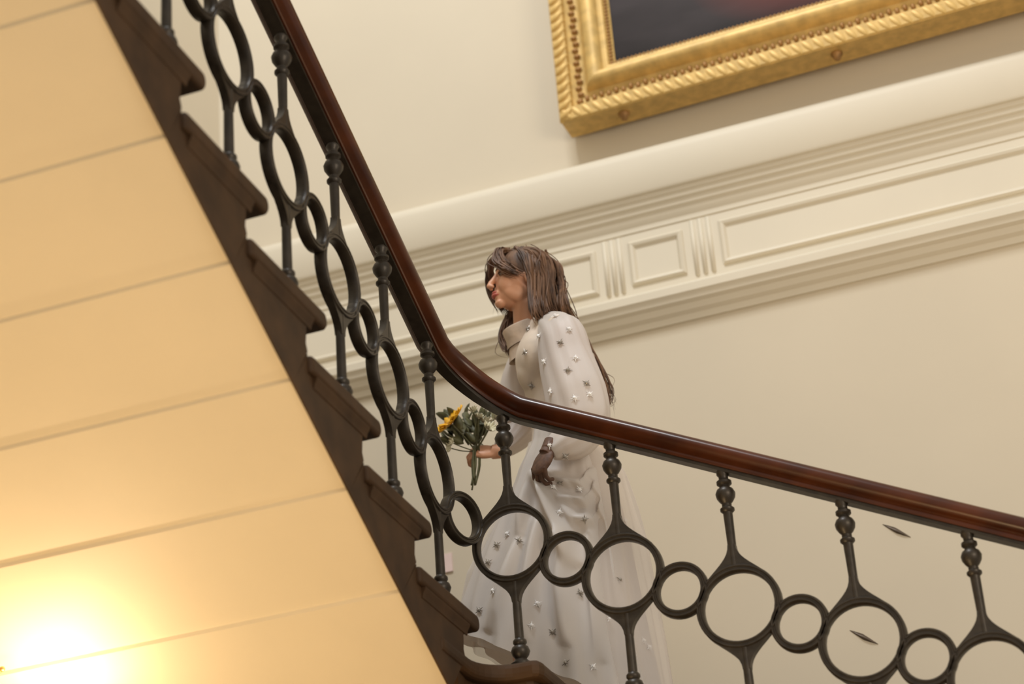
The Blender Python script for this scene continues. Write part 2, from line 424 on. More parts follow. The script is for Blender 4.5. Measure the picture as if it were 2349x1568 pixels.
def baluster(ring_c, rotz, hu, hd):
    """ring_c: centre of the large ring; hu, hd: height of rail above and tread below it"""
    c = Vector(ring_c)-bo
    b = bpy.data.objects.new('baluster', None); COL.objects.link(b); b.parent = bal; b.location = c-Vector((0, 0, hd)); b.rotation_euler = (0, 0, rotz)
    for key, fn in ((('u', round(hu, 3)), shaft_up), (('d', round(hd, 3)), shaft_down)):
        if key not in shafts: shafts[key] = mk(fn(key[1]), 'shaft')
        inst('shaft', shafts[key], b, (0, 0, hd))
    inst('ring', ME_R, b, (0, 0, hd)); inst('top_knop', ME_KT, b, (0, 0, hd+hu)); inst('base_knop', ME_KB, b)
for i in range(0, 7):
    baluster((XF+G*i, 0, LZ+HD-RI*i), 0, 0.411, HD)
for k in range(0, 8):
    y = -0.228-G*k; rz = 0.008+HD+RI*k
    zr = 0.779+0.028+0.50*(RC-0.199)+0.497*(-y-RC)
    baluster((XU, y, rz), math.pi/2, zr-0.004-rz, rz-(-0.012+0.1655*k))
inst('link_ring', ME_S, bal, Vector((-1.128, -0.080, 0.303))-bo, math.radians(70))
for i in range(0, 6):
    inst('link_ring', ME_S, bal, Vector((XF+G*(i+0.5), 0, LZ+HD-RI*(i+0.5)))-bo, 0)
for k in range(0, 7):
    inst('link_ring', ME_S, bal, Vector((XU, -0.228-G*(k+0.5), 0.008+HD+RI*(k+0.5)))-bo, math.pi/2)

# ---------------------------------------------------------------- painting
pw, ph, fw = 2.6, 2.0, 0.238
c0 = at(1284, 280, YW-0.165)
pic = empty('painting', (c0.x, YW-0.077, c0.z)); pic.rotation_euler = (0, 0, math.radians(-1.6))
tag(pic, 'large dark oil painting in a carved gilt frame, hung above the ledge', 'painting')
# frame profile: distance from outer edge, height off the back
fp = [(0.004, -0.045), (0.004, 0.070), (0.0, 0.078), (0.006, 0.085), (0.055, 0.088), (0.060, 0.070), (0.078, 0.058), (0.105, 0.056), (0.118, 0.062), (0.124, 0.082), (0.138, 0.098), (0.158, 0.103), (0.178, 0.098), (0.190, 0.082),
      (0.195, 0.070), (0.204, 0.066), (0.213, 0.064), (0.221, 0.050), (0.238, 0.040), (0.238, -0.045)]
def frame_piece(side):
    pts0, pts1 = [], []
    for d, h in fp:
        if side == 'bottom': pts0.append((d, -h, d)); pts1.append((pw-d, -h, d))
        if side == 'top': pts0.append((d, -h, ph-d)); pts1.append((pw-d, -h, ph-d))
        if side == 'left': pts0.append((d, -h, d)); pts1.append((d, -h, ph-d))
        if side == 'right': pts0.append((pw-d, -h, d)); pts1.append((pw-d, -h, ph-d))
    mb = MB(); mb.loft([pts0, pts1]); return autosmooth(mb.build('frame_rail', M['gold'], pic), 40)
rails = {s: frame_piece(s) for s in ('bottom', 'top', 'left', 'right')}
# gadroons on the outer roll
gm = MB(); gm.ellipsoid((0, 0, 0), (0.014, 0.016, 0.036), Matrix.Rotation(math.radians(52), 3, 'Y'), 12, 8)
go = gm.build('gadroon', M['gold']); gme = go.data; bpy.data.objects.remove(go)
bmh = MB(); bmh.ellipsoid((0, 0, 0), (0.014, 0.010, 0.009), None, 10, 6); go = bmh.build('leaf_carving', M['golddark']); lme = go.data; bpy.data.objects.remove(go)
bmh = MB(); bmh.ellipsoid((0, 0, 0), (0.009, 0.006, 0.0055), None, 8, 5); go = bmh.build('bead', M['golddark']); dme = go.data; bpy.data.objects.remove(go)
n = int((ph-0.06)/0.042)
for i in range(n): inst('gadroon', gme, rails['left'], (0.031, -0.082, 0.03+0.042*i))
for i in range(int((pw-0.06)/0.042)):
    o = inst('gadroon', gme, rails['bottom'], (0.03+0.042*i, -0.082, 0.031)); o.rotation_euler = (0, math.radians(-90), 0); o.scale = (1, 0.55, 1)
for i in range(int((ph-0.16)/0.03)): inst('leaf_carving', lme, rails['left'], (0.085+0.006*(i % 2), -0.062, 0.085+0.03*i))
for i in range(int((pw-0.16)/0.03)):
    o = inst('leaf_carving', lme, rails['bottom'], (0.085+0.03*i, -0.062, 0.085+0.006*(i % 2))); o.rotation_euler = (0, math.radians(90), 0)
for i in range(int((ph-0.46)/0.0165)): inst('bead', dme, rails['left'], (0.226, -0.052, 0.228+0.0165*i))
for i in range(int((pw-0.46)/0.0165)):
    o = inst('bead', dme, rails['bottom'], (0.228+0.0165*i, -0.052, 0.226)); o.rotation_euler = (0, math.radians(90), 0)
mt = bpy.data.materials.new('dark_canvas'); mt.use_nodes = True; nt = mt.node_tree; b = nt.nodes['Principled BSDF']; b.inputs['Roughness'].default_value = 0.6; b.inputs['Specular IOR Level'].default_value = 0.2
tc = nt.nodes.new('ShaderNodeTexCoord'); mp = nt.nodes.new('ShaderNodeMapping'); mp.inputs['Scale'].default_value = (0.8, 1, 2.2); mp.inputs['Location'].default_value = (0.7, 0, 0.4)
nz = nt.nodes.new('ShaderNodeTexNoise'); nz.inputs['Scale'].default_value = 1.7; nz.inputs['Detail'].default_value = 4
rp = nt.nodes.new('ShaderNodeValToRGB'); rp.color_ramp.elements[0].position = 0.3; rp.color_ramp.elements[0].color = (0.012, 0.008, 0.007, 1)
rp.color_ramp.elements[1].position = 0.72; rp.color_ramp.elements[1].color = (0.055, 0.045, 0.048, 1)
gr = nt.nodes.new('ShaderNodeTexGradient'); gr.gradient_type = 'SPHERICAL'
mp2 = nt.nodes.new('ShaderNodeMapping'); mp2.inputs['Location'].default_value = (-1.05*2.0, 0, -0.50*3.2); mp2.inputs['Scale'].default_value = (2.0, 0, 3.2)
mx = nt.nodes.new('ShaderNodeMix'); mx.data_type = 'RGBA'; mx.inputs[7].default_value = (0.22, 0.035, 0.02, 1)
L = nt.links.new
L(tc.outputs['Object'], mp.inputs[0]); L(mp.outputs[0], nz.inputs[0]); L(nz.outputs[0], rp.inputs[0]); L(tc.outputs['Object'], mp2.inputs[0]); L(mp2.outputs[0], gr.inputs[0])
L(gr.outputs[1], mx.inputs[0]); L(rp.outputs[0], mx.inputs[6]); L(mx.outputs[2], b.inputs['Base Color'])
cb = MB(); cb.box((fw-0.01, -0.036, fw-0.01), (pw-fw+0.01, -0.01, ph-fw+0.01)); cv = cb.build('canvas', mt, pic, smooth=False); cv['label'] = 'dark canvas with dull red patches'
bb = MB(); bb.box((0.02, -0.005, 0.02), (pw-0.02, 0.048-0.03, ph-0.02)); bb.build('backing_frame', M['gold'], pic, smooth=False)
for px, py in ((1437, 262), (1925, 125)):
    q = at(px, py, YW-0.07); lx = (q.x-pic.location.x)
    k = MB(); k.lathe([(0.0001, -0.028), (0.012, -0.026), (0.016, -0.014), (0.022, -0.006), (0.022, 0.004), (0.0001, 0.006)], (lx, -0.02, 0.004), 14)
    k.build('bracket_peg', M['golddark'], pic)

# small fittings on the wall to the right
for px, py, lab in ((2055, 1216, 'small brown metal clip on the wall below the handrail, upper of two'), (1980, 1460, 'small brown metal clip on the wall seen through a ring, lower of two')):
    p = at(px, py, YW)
    k = MB(); rr_ = []
    for x_, w_, h_ in ((-0.042, 0.001, 0.001), (-0.025, 0.006, 0.004), (0.0, 0.011, 0.009), (0.022, 0.007, 0.008), (0.046, 0.001, 0.002)):
        rr_.append([(x_, -h_, -w_*0.4-x_*0.75), (x_, 0.0, -w_-x_*0.75), (x_, 0.002, -x_*0.75), (x_, 0.0, w_-x_*0.75)])
    k.loft(rr_)
    o = k.build('wall_clip', M['hook']); o.location = (p.x, YW, p.z); tag(o, lab, 'clip')
p = at(1027, 1290, YW-0.004)
k = MB(); k.box((-0.018, -0.003, -0.036), (0.018, 0.003, 0.036)); o = k.build('wall_patch', M['palepink'], smooth=False); o.location = (p.x, YW-0.003, p.z)  # small pale pink block set on the wall
tag(o, 'small pale pink patch on the wall, seen between the upper flight and the dress', 'card')

# ---------------------------------------------------------------- wall lamp under the stairs
d_ = FW + RT*((95-W/2)/FPX) - UP*((1475-H/2)/FPX)       # hot spot on the soffit
n_ = Vector((0, 0.515, 1)); hot = CAMP + d_*((-0.457-CAMP.dot(n_))/d_.dot(n_))
lp = Vector((hot.x, hot.y, hot.z-0.28))
lamp = empty('wall_lamp', (XL, lp.y, lp.z-0.075)); tag(lamp, 'brass wall lamp under the stair at the left edge, only its tip in view', 'lamp')
k = MB(); k.lathe([(0.0001, 0), (0.05, 0), (0.05, 0.008), (0.03, 0.018), (0.0001, 0.02)], n=20, mat=Matrix.Rotation(math.radians(90), 3, 'Y')); k.build('backplate', M['brass'], lamp)
dx = lp.x-XL
k = MB(); k.tube(smooth_path([(0.015, 0, 0), (dx*0.5, 0, -0.03), (dx*0.9, 0, -0.03), (dx, 0, 0.0)]), 0.007, 8); k.build('arm', M['brass'], lamp)
k = MB(); k.lathe([(0.0001, 0), (0.012, 0.0), (0.022, 0.008), (0.022, 0.014), (0.012, 0.016), (0.012, 0.05), (0.0001, 0.05)], (dx, 0, 0), 16); k.build('candle_cup', M['brass'], lamp)
em = bpy.data.materials.new('bulb_glow'); em.use_nodes = True; eb = em.node_tree.nodes['Principled BSDF']
eb.inputs['Emission Color'].default_value = (1.0, 0.55, 0.2, 1); eb.inputs['Emission Strength'].default_value = 12
k = MB(); k.ellipsoid((dx, 0, 0.075), (0.017, 0.017, 0.028), None, 14, 10); k.build('bulb', em, lamp)
tip = at(4, 1534, lp.y)-Vector(lamp.location); tip.y = 0
k = MB(); k.tube(smooth_path([(dx*0.55, 0, -0.03), (dx*0.45, 0, 0.06), (dx*0.55, 0, tip.z-0.05), (tip.x-0.02, 0, tip.z-0.012), (tip.x, 0, tip.z)], 5), 0.006, 8); k.ellipsoid(tip, (0.010, 0.008, 0.008), None, 12, 8)
k.build('scroll', M['brass'], lamp)
pl = bpy.data.lights.new('lamp_light', 'POINT'); pl.energy = 11; pl.color = (1.0, 0.76, 0.48); pl.shadow_soft_size = 0.03
po = bpy.data.objects.new('lamp_light', pl); COL.objects.link(po); po.location = (lp.x, lp.y, lp.z+0.035)
# unseen warm fill light, added below and aimed up at the soffit
area('soffit_fill', (-1.9, -2.6, -3.3), (-2.0, -1.3, 0.2), 1.4, 1.4, 74, (1.0, 0.70, 0.38))

# ---------------------------------------------------------------- the woman
def aty(px, py, y): return at(px, py, y)
YB = 0.50
person = empty('person', (at(1250, 1000, YB).x, YB, LZ))
tag(person, 'woman with long brown hair in a sheer ivory crystal dress climbing the stairs', 'person')
def pput(o): o.parent = person; o.matrix_parent_inverse = Matrix.Translation(person.location).inverted(); return o
hy = math.radians(33)
hf = Vector((-math.cos(hy), -math.sin(hy), 0.10)).normalized(); hl = Vector((0, 0, 1)).cross(hf).normalized(); hu_ = hf.cross(hl)
HC = at(1197, 640, 0.47)
HR = Matrix((hf, hl, hu_)).transposed()
def hp(f, l, u): return HC + hf*f + hl*l + hu_*u
def hell(mb, c, r, nu=18, nv=12): mb.ellipsoid(hp(*c), r, HR, nu, nv)
B = MB()
hell(B, (-0.012, 0, 0.012), (0.095, 0.074, 0.090), 28, 18)
hell(B, (0.030, 0, -0.035), (0.058, 0.056, 0.075), 24, 16)
hell(B, (0.040, 0, -0.075), (0.045, 0.043, 0.040), 20, 14)
hell(B, (0.072, 0, -0.107), (0.018, 0.020, 0.015))
hell(B, (0.068, 0, 0.020), (0.022, 0.048, 0.030))
for s in (1, -1):
    hell(B, (0.054, 0.028*s, -0.045), (0.033, 0.030, 0.040)); hell(B, (0.079, 0.027*s, 0.004), (0.011, 0.019, 0.007))
    hell(B, (0.018, 0.034*s, -0.068), (0.055, 0.024, 0.040)); hell(B, (0.102, 0.010*s, -0.050), (0.008, 0.007, 0.0065))
    hell(B, (-0.008, 0.073*s, -0.030), (0.016, 0.008, 0.028))
B.tube([hp(0.086, 0, 0.004), hp(0.096, 0, -0.016), hp(0.106, 0, -0.034), hp(0.111, 0, -0.046)], [0.008, 0.0085, 0.010, 0.0095], 12)
hell(B, (0.111, 0, -0.046), (0.010, 0.010, 0.009))
hell(B, (0.083, 0, -0.074), (0.013, 0.022, 0.014))
hell(B, (0.080, 0, -0.090), (0.010, 0.018, 0.008))
nb = at(1212, 790, 0.52)
B.tube([hp(-0.020, 0, -0.03), hp(-0.022, 0, -0.10), (hp(-0.022, 0, -0.10)+nb)/2, nb], [0.056, 0.050, 0.049, 0.056], 20)
shL = at(1292, 762, 0.36); shR = at(1222, 800, 0.68)
elL = at(1338, 955, 0.33); wrL = at(1262, 1036, 0.30); haL = at(1240, 1066, 0.275)
elR = at(1200, 985, 0.70); wrR = at(1142, 1036, 0.60)
chest = at(1283, 845, 0.52); waist = at(1290, 985, 0.53); pelv = at(1300, 1080, 0.53)
TX = Matrix.Rotation(math.radians(10), 3, 'Y')
B.tube([nb, (nb+chest)/2+Vector((0.01, 0, 0.03)), chest, (chest+waist)/2, waist, pelv], [0.055, 0.090, 0.105, 0.094, 0.082, 0.098], 24)
B.ellipsoid(chest+Vector((-0.03, 0, 0.02)), (0.095, 0.145, 0.12), TX, 20, 14)
B.tube([shR, (shL+shR)/2+Vector((0.0, 0, 0.03)), shL], [0.050, 0.062, 0.050], 16)
B.ellipsoid(pelv, (0.090, 0.115, 0.085), TX, 20, 14)
for s in (-1, 1): B.ellipsoid(chest+Vector((-0.060, 0.06*s, -0.035)), (0.055, 0.058, 0.055), TX, 16, 10)
B.tube([shL, (shL+elL)/2, elL, (elL+wrL)/2, wrL], [0.050, 0.042, 0.034, 0.029, 0.019], 14)
B.tube([shR, (shR+elR)/2, elR, (elR+wrR)/2, wrR], [0.048, 0.041, 0.034, 0.030, 0.023], 14)
# legs and feet on the landing
for s, kx, fx in ((-1, -0.10, -0.16), (1, 0.04, 0.10)):
    hip = pelv+Vector((0, 0.060*s, -0.03)); ft = Vector((pelv.x+fx, pelv.y+0.060*s, LZ+0.06)); kn = (hip+ft)/2+Vector((kx, 0, 0.02))
    B.tube([hip, (hip+kn)/2, kn, (kn+ft)/2, ft], [0.066, 0.060, 0.048, 0.045, 0.033], 14)
    B.ellipsoid(ft+Vector((-0.05, 0, -0.025)), (0.095, 0.035, 0.033), None, 14, 10)
def hand(mb, wr, dirv, nrm, thumb_side, curl, L=0.17, spread=0.06):
    """palm, five bent fingers; dirv: wrist to knuckles, nrm: back of the hand, fingers curl away from nrm"""
    d = Vector(dirv).normalized(); n_ = Vector(nrm); n_ = (n_-d*n_.dot(d)).normalized(); s = d.cross(n_)*thumb_side
    R3 = Matrix((d, s, n_)).transposed()
    mb.ellipsoid(wr+d*0.045, (0.052, 0.040, 0.016), R3, 18, 10)
    mb.ellipsoid(wr+d*0.035+s*0.024-n_*0.008, (0.030, 0.016, 0.015), R3, 12, 8)
    mb.tube([wr-d*0.02, wr+d*0.02], [0.021, 0.026], 12)
    for i, (off, ln) in enumerate(((0.028, 0.068), (0.010, 0.076), (-0.009, 0.071), (-0.026, 0.056))):
        p = wr + d*(0.080-abs(off-0.005)*0.25) + s*off
        a = 0.15; pts = [wr+d*0.05+s*off*0.8, p]; rr = [0.0085, 0.0085]
        for sg, fr in enumerate((0.45, 0.30, 0.25)):
            a += curl*(1.0 if sg else 0.8)
            v = (d*math.cos(a)-n_*math.sin(a)+s*spread*off*10).normalized()
            p = p+v*ln*fr; pts.append(p); rr.append(0.0078-0.0007*sg)
        mb.tube(pts, rr, 10); mb.ellipsoid(pts[-1], (0.0066,)*3, None, 8, 6)
    t0 = wr+d*0.025+s*0.028-n_*0.006; t1 = t0+d*0.028+s*0.016-n_*0.012; t2 = t1+d*0.024-n_*0.014; t3 = t2+d*0.018-s*0.008-n_*0.010
    mb.tube([t0, t1, t2, t3], [0.012, 0.0105, 0.0095, 0.0075], 10); mb.ellipsoid(t3, (0.0075,)*3, None, 8, 6)
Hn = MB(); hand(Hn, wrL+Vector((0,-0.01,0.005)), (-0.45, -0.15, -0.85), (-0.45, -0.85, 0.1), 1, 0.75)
hand(B, wrR, (-0.85, -0.25, 0.10), (0.1, -0.75, 0.6), 1, 0.85)
body = B.build('body', M['skin']); pput(body)
rm = body.modifiers.new('remesh', 'REMESH'); rm.mode = 'VOXEL'; rm.voxel_size = 0.0036; rm.use_smooth_shade = True
sm = body.modifiers.new('smooth', 'SMOOTH'); sm.factor = 0.5; sm.iterations = 7
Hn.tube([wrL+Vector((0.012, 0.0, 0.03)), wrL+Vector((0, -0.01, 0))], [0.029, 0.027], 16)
lhand = pput(Hn.build('dark_hand', M['dark_hand'])); lhand['label'] = 'dark brown hand gripping the skirt'
rm = lhand.modifiers.new('remesh', 'REMESH'); rm.mode = 'VOXEL'; rm.voxel_size = 0.0022; rm.use_smooth_shade = True
# face details
def lipmesh(u, r, bow):
    k = MB(); pts = []; rr = []
    for i in range(9):
        t = i/8*2-1; pts.append(hp(0.0955-0.014*t*t, 0.020*t, u+bow*(1-abs(t))-0.002*t*t)); rr.append(r*(1-t*t)**0.5*0.95+0.0008)
    k.tube(pts, rr, 10); return k
k = lipmesh(-0.0715, 0.0052, 0.001); k2 = lipmesh(-0.0800, 0.0060, -0.001); k.add(k2.v, k2.f); o = pput(k.build('lips', M['lip'])); o['label'] = 'muted red lips'
for s in (1, -1):
    k = MB(); hell(k, (0.0740, 0.029*s, -0.011), (0.0105, 0.012, 0.006)); o = pput(k.build('eye', M['eyew']))
    k = MB(); hell(k, (0.0825, 0.031*s, -0.011), (0.003, 0.006, 0.005), 10, 8); k.build('iris', M['eyed'], o); 
    k = MB(); k.tube([hp(0.0855, 0.017*s, -0.004), hp(0.085, 0.029*s, -0.0005), hp(0.076, 0.041*s, -0.006)], [0.0018, 0.0022, 0.0014], 6); k.build('eyelashes', M['hair'], o)
    k = MB(); k.tube([hp(0.0935, 0.012*s, 0.010), hp(0.090, 0.028*s, 0.015), hp(0.078, 0.044*s, 0.010)], [0.002, 0.0028, 0.0015], 6); o = pput(k.build('eyebrow', M['hair']))
# hair: scalp cap plus locks
hk = MB()
hell(hk, (-0.022, 0, 0.028), (0.100, 0.083, 0.092), 28, 18)
rnd = random.Random(3)
def lock(pts, r, n=5, jit=0.004, reps=3):
    pts = [Vector(p) for p in pts]
    for c in range(reps):
        off = Vector((rnd.gauss(0, 0.006), rnd.gauss(0, 0.006), rnd.gauss(0, 0.006)))
        lock1([p+off*(0.4+0.9*i/len(pts)) for i, p in enumerate(pts)], r*rnd.uniform(0.38, 0.6), n, jit)
    if rnd.random() < 0.5: lock1([p+Vector((rnd.gauss(0, .005), rnd.gauss(0, .005), rnd.gauss(0, .005)))*(1+i*0.5) for i, p in enumerate(pts)], 0.0016, n, jit*1.5)
def lock1(pts, r, n=5, jit=0.004):
    path = smooth_path([Vector(p)+Vector((rnd.uniform(-jit, jit), rnd.uniform(-jit, jit), rnd.uniform(-jit, jit))) for p in pts], n)
    m_ = len(path)-1; wa, wf = rnd.uniform(0, 6), rnd.uniform(9, 15)
    path = [p+Vector((math.sin(wa+i/m_*wf), math.cos(wa+i/m_*wf), 0.3))*0.0035*(i/m_) for i, p in enumerate(path)]
    hk.tube(path, [r*(0.55+0.45*math.sin(math.pi*min(1, 0.25+i/m_*0.75)))*(1 if i < m_*0.75 else max(0.12, (m_-i)/(m_*0.25))) for i in range(m_+1)], 5)
# crown to back and down behind the shoulder, near side and far side
for i in range(46):
    t = i/45; l0 = 0.012+0.066*t
    st = hp(0.060-0.095*t+rnd.uniform(-.006, .006), 0.006+0.03*t, 0.100-0.012*t)
    p1 = hp(0.000-0.075*t, 0.066+0.012*math.sin(t*3), 0.058-0.01*t); p2 = hp(-0.028-0.060*t, 0.088-0.015*t, -0.015)
    e1 = at(1232+38*t+rnd.uniform(-4, 4), 700-4*t, 0.385+0.06*t); e2_ = at(1238+62*t, 738-6*t+rnd.uniform(-8, 8), 0.43+0.05*t)
    lock([st, p1, p2, e1, e2_], 0.010)
for i in range(24):
    t = i/23
    lock([hp(-0.03-0.05*t, 0.02*rnd.uniform(-1, 1), 0.105), hp(-0.110, rnd.uniform(-.05, .06), 0.050), hp(-0.128, rnd.uniform(-.05, .06), -0.030),
          at(1288+rnd.uniform(-8, 12), 700, 0.47+rnd.uniform(-.05, .06)), at(1322+rnd.uniform(-6, 8), 760, 0.54+rnd.uniform(-.03, .04)),
          at(1368+rnd.uniform(-6, 5), 840, 0.56+rnd.uniform(-.03, .03)), at(1390+rnd.uniform(-5, 6), 905+rnd.uniform(-10, 10), 0.56), at(1391, 940, 0.56)], 0.009, jit=0.006)
for i in range(26):
    t = i/25
    lock([hp(0.035-0.07*t, 0.035, 0.098), hp(0.020-0.06*t, 0.078, 0.045), hp(0.006-0.05*t, 0.092, -0.01), hp(-0.008-0.05*t, 0.090, -0.07), at(1222+34*t+rnd.uniform(-4, 4), 712-4*t, 0.375+.03*t), at(1232+40*t, 738-6*t, 0.40)], 0.0085, jit=0.006)
# fringe swept off the forehead, both sides
for i in range(14):
    t = i/13
    lock([hp(0.045+0.01*t, 0.004, 0.104), hp(0.094-0.014*t, 0.022+0.010*t, 0.080), hp(0.106-0.03*t, 0.040+0.010*t, 0.030), hp(0.090-0.045*t, 0.062+.006*t, -0.008), hp(0.040-0.03*t, 0.080, -0.032)], 0.0075)
for i in range(16):
    t = i/15
    lock([hp(0.050, -0.004, 0.104), hp(0.094+0.008*t, -0.032, 0.074), hp(0.104-0.02*t, -0.060, 0.020), hp(0.088-0.035*t, -0.078, -0.035), hp(0.050-0.03*t, -0.084, -0.09)], 0.008)
for i in range(22):
    t = i/21
    lock([hp(0.0+0.04*t, -0.070, 0.04), hp(0.03*t, -0.082, -0.04), at(1160+22*t, 735, 0.57), at(1153+24*t, 770, 0.56), at(1160+20*t+rnd.uniform(-4, 4), 792+rnd.uniform(0, 14), 0.54), at(1174+6*t, 812+rnd.uniform(-8, 5), 0.53)], 0.008, jit=0.005)
hair = pput(autosmooth(hk.build('hair', M['hair']), 60)); hair['label'] = 'long loose brown hair blown back'

# dress ---------------------------------------------------------
def interp(tab, x):
    if x <= tab[0][0]: return tab[0][1]
    for (a, b), (c, d) in zip(tab, tab[1:]):
        if x <= c: return b+(d-b)*(x-a)/(c-a)
    return tab[-1][1]
silkT = bpy.data.materials.new('sheer_tulle'); silkT.use_nodes = True; nt = silkT.node_tree
pb = nt.nodes['Principled BSDF']; pb.inputs['Base Color'].default_value = (0.80, 0.73, 0.67, 1); pb.inputs['Roughness'].default_value = 0.6; pb.inputs['Sheen Weight'].default_value = 0.3
tr = nt.nodes.new('ShaderNodeBsdfTransparent'); ms = nt.nodes.new('ShaderNodeMixShader'); lw = nt.nodes.new('ShaderNodeLayerWeight'); lw.inputs[0].default_value = 0.35
mr = nt.nodes.new('ShaderNodeMapRange'); mr.inputs[3].default_value = 0.35; mr.inputs[4].default_value = 0.8
nt.links.new(lw.outputs['Facing'], mr.inputs[0]); nt.links.new(mr.outputs[0], ms.inputs[0]); nt.links.new(tr.outputs[0], ms.inputs[1]); nt.links.new(pb.outputs[0], ms.inputs[2])
nt.links.new(ms.outputs[0], nt.nodes['Material Output'].inputs[0])

RIDGES = [([(1240, 1090), (1262, 1145), (1296, 1222), (1325, 1300)], 15, 0.045), ([(1228, 1090), (1208, 1150), (1192, 1230)], 12, 0.03),
    ([(1262, 1085), (1300, 1108), (1345, 1112), (1388, 1078)], 11, 0.032), ([(1258, 1095), (1300, 1145), (1352, 1150), (1400, 1105)], 11, 0.026),
    ([(1270, 1130), (1320, 1190), (1370, 1195), (1412, 1150)], 12, 0.022), ([(1355, 1060), (1392, 1140), (1410, 1240), (1420, 1400)], 14, 0.022),
    ([(1190, 1240), (1150, 1350), (1120, 1450)], 14, 0.022), ([(1300, 1240), (1290, 1340), (1300, 1480)], 16, 0.03), ([(1235, 1200), (1215, 1320), (1200, 1470)], 14, 0.022),
    ([(1360, 1230), (1370, 1360), (1380, 1520)], 16, 0.025), ([(1440, 1250), (1460, 1400), (1480, 1560)], 14, 0.02)]
def skirt(name, Ltab, Rtab, depth, amp, nf, mat, parent, seed, hemL, hemR, t0=0.0):
    N, Rw = 240, 110; rings = []; rg = random.Random(seed)
    ph1, ph2, ph3 = rg.uniform(0, 6), rg.uniform(0, 6), rg.uniform(0, 6)
    for i in range(Rw+1):
        t = t0+(1-t0)*i/Rw; ring = []
        pyc = 985 + t*(interp([(0, 0), (1, (hemL+hemR)/2-985)], t))
        Lx, Rx = interp(Ltab, 985+t*600), interp(Rtab, 985+t*600)
        for j in range(N):
            a = 2*math.pi*j/N; u = math.cos(a); v = math.sin(a)
            hem = hemL+(hemR-hemL)*(u+1)/2
            py = 985 + t*(hem-985)
            px = (Lx+Rx)/2 + u*(Rx-Lx)/2
            fold = amp*t**0.8*(math.sin(nf*a+ph1+2.2*t) + 0.55*math.sin(nf*1.9*a+ph2-2*t) + 0.35*math.sin(nf*3.1*a+ph3))
            fold += 0.006*math.sin(2.5*a+9*t+ph2)*math.exp(-((t-0.25)/0.15)**2)
            p = at(px, py, YB+0.03); d = depth(t)*(0.55 if v > 0 else 1.0)
            off = Vector((u, v*0.9, 0))*fold
            q = p + Vector((0, v*d, 0)) + off
            if name == 'dress' and v < 0.1:
                e = q-CAMP; ez = e.dot(FW); qx = W/2+FPX*e.dot(RT)/ez; qy = H/2-FPX*e.dot(UP)/ez; h = 0; hs = 1.5
                for c_, w_, hh in RIDGES:
                    bd, bt = 1e9, 0
                    for m_ in range(len(c_)-1):
                        ax_, ay_ = c_[m_]; bx_, by_ = c_[m_+1]; dx_, dy_ = bx_-ax_, by_-ay_
                        tt = max(0, min(1, ((qx-ax_)*dx_+(qy-ay_)*dy_)/(dx_*dx_+dy_*dy_))); dd = math.hypot(qx-ax_-tt*dx_, qy-ay_-tt*dy_)
                        if dd < bd: bd, bt = dd, (m_+tt)/(len(c_)-1)
                    h += hs*hh*math.exp(-(bd/w_)**2)*(math.sin(math.pi*min(1, bt*0.92+0.08))**0.5)
                q += Vector((-0.25, -1, 0))*h
            ring.append(q)
        rings.append(ring)
    mb = MB(); mb.loft(rings, True, False)
    o = mb.build(name, mat); return o
Ltab = [(985, 1232), (1040, 1226), (1070, 1216), (1110, 1200), (1200, 1172), (1300, 1132), (1400, 1096), (1500, 1070), (1585, 1058)]
Rtab = [(985, 1358), (1040, 1392), (1070, 1402), (1110, 1412), (1200, 1440), (1300, 1462), (1400, 1485), (1500, 1510), (1585, 1530)]
dress = skirt('dress', Ltab, Rtab, lambda t: 0.105+0.16*t**0.7, 0.013, 9, M['silk'], None, 5, 1466, 1690)
pput(dress); dress['label'] = 'long ivory silk dress, skirt gathered in one hand'
# bodice
Bd = MB()
Bd.tube([nb+Vector((0, 0, 0.0)), (nb+chest)/2+Vector((0.01, 0, 0.03)), chest, (chest+waist)/2, waist, at(1304, 1040, .53), pelv], [0.066, 0.106, 0.128, 0.114, 0.100, 0.125, 0.130], 28)
Bd.ellipsoid(chest+Vector((-0.03, 0, 0.02)), (0.110, 0.158, 0.132), TX, 24, 16)
Bd.tube([shR, (shL+shR)/2+Vector((0.0, 0, 0.035)), shL], [0.060, 0.074, 0.060], 18)
for s in (-1, 1): Bd.ellipsoid(chest+Vector((-0.062, 0.055*s, -0.020)), (0.066, 0.072, 0.080), TX, 18, 12)
bod = Bd.build('bodice', new_mat('sheer_bodice', (0.76, 0.65, 0.54), 0.55, noise=0.08, scale=20)); bod.parent = dress; bod['label'] = 'beige lace bodice'
rm = bod.modifiers.new('remesh', 'REMESH'); rm.mode = 'VOXEL'; rm.voxel_size = 0.006; rm.use_smooth_shade = True
sm = bod.modifiers.new('smooth', 'SMOOTH'); sm.factor = 0.6; sm.iterations = 14
# high collar
ck = MB(); ax = ((hp(-0.022, 0, -0.10)-nb).normalized()+Vector((-0.38, 0, 0))).normalized(); c1 = nb+ax*0.008
s1 = Vector((0, 1, 0)); s2 = ax.cross(s1).normalized(); s1 = s2.cross(ax)
rr = []
for h_, r_ in ((-0.045, 0.084), (0.0, 0.066), (0.03, 0.060), (0.060, 0.060), (0.064, 0.063), (0.060, 0.066), (0.03, 0.065), (0.0, 0.071)):
    rr.append([c1+ax*h_+(s1*math.cos(2*math.pi*j/32)+s2*math.sin(2*math.pi*j/32))*r_ for j in range(32)])
ck.loft(rr, True, False); col_ = ck.build('collar', M['lace']); col_.parent = dress; col_['label'] = 'high beige lace collar'
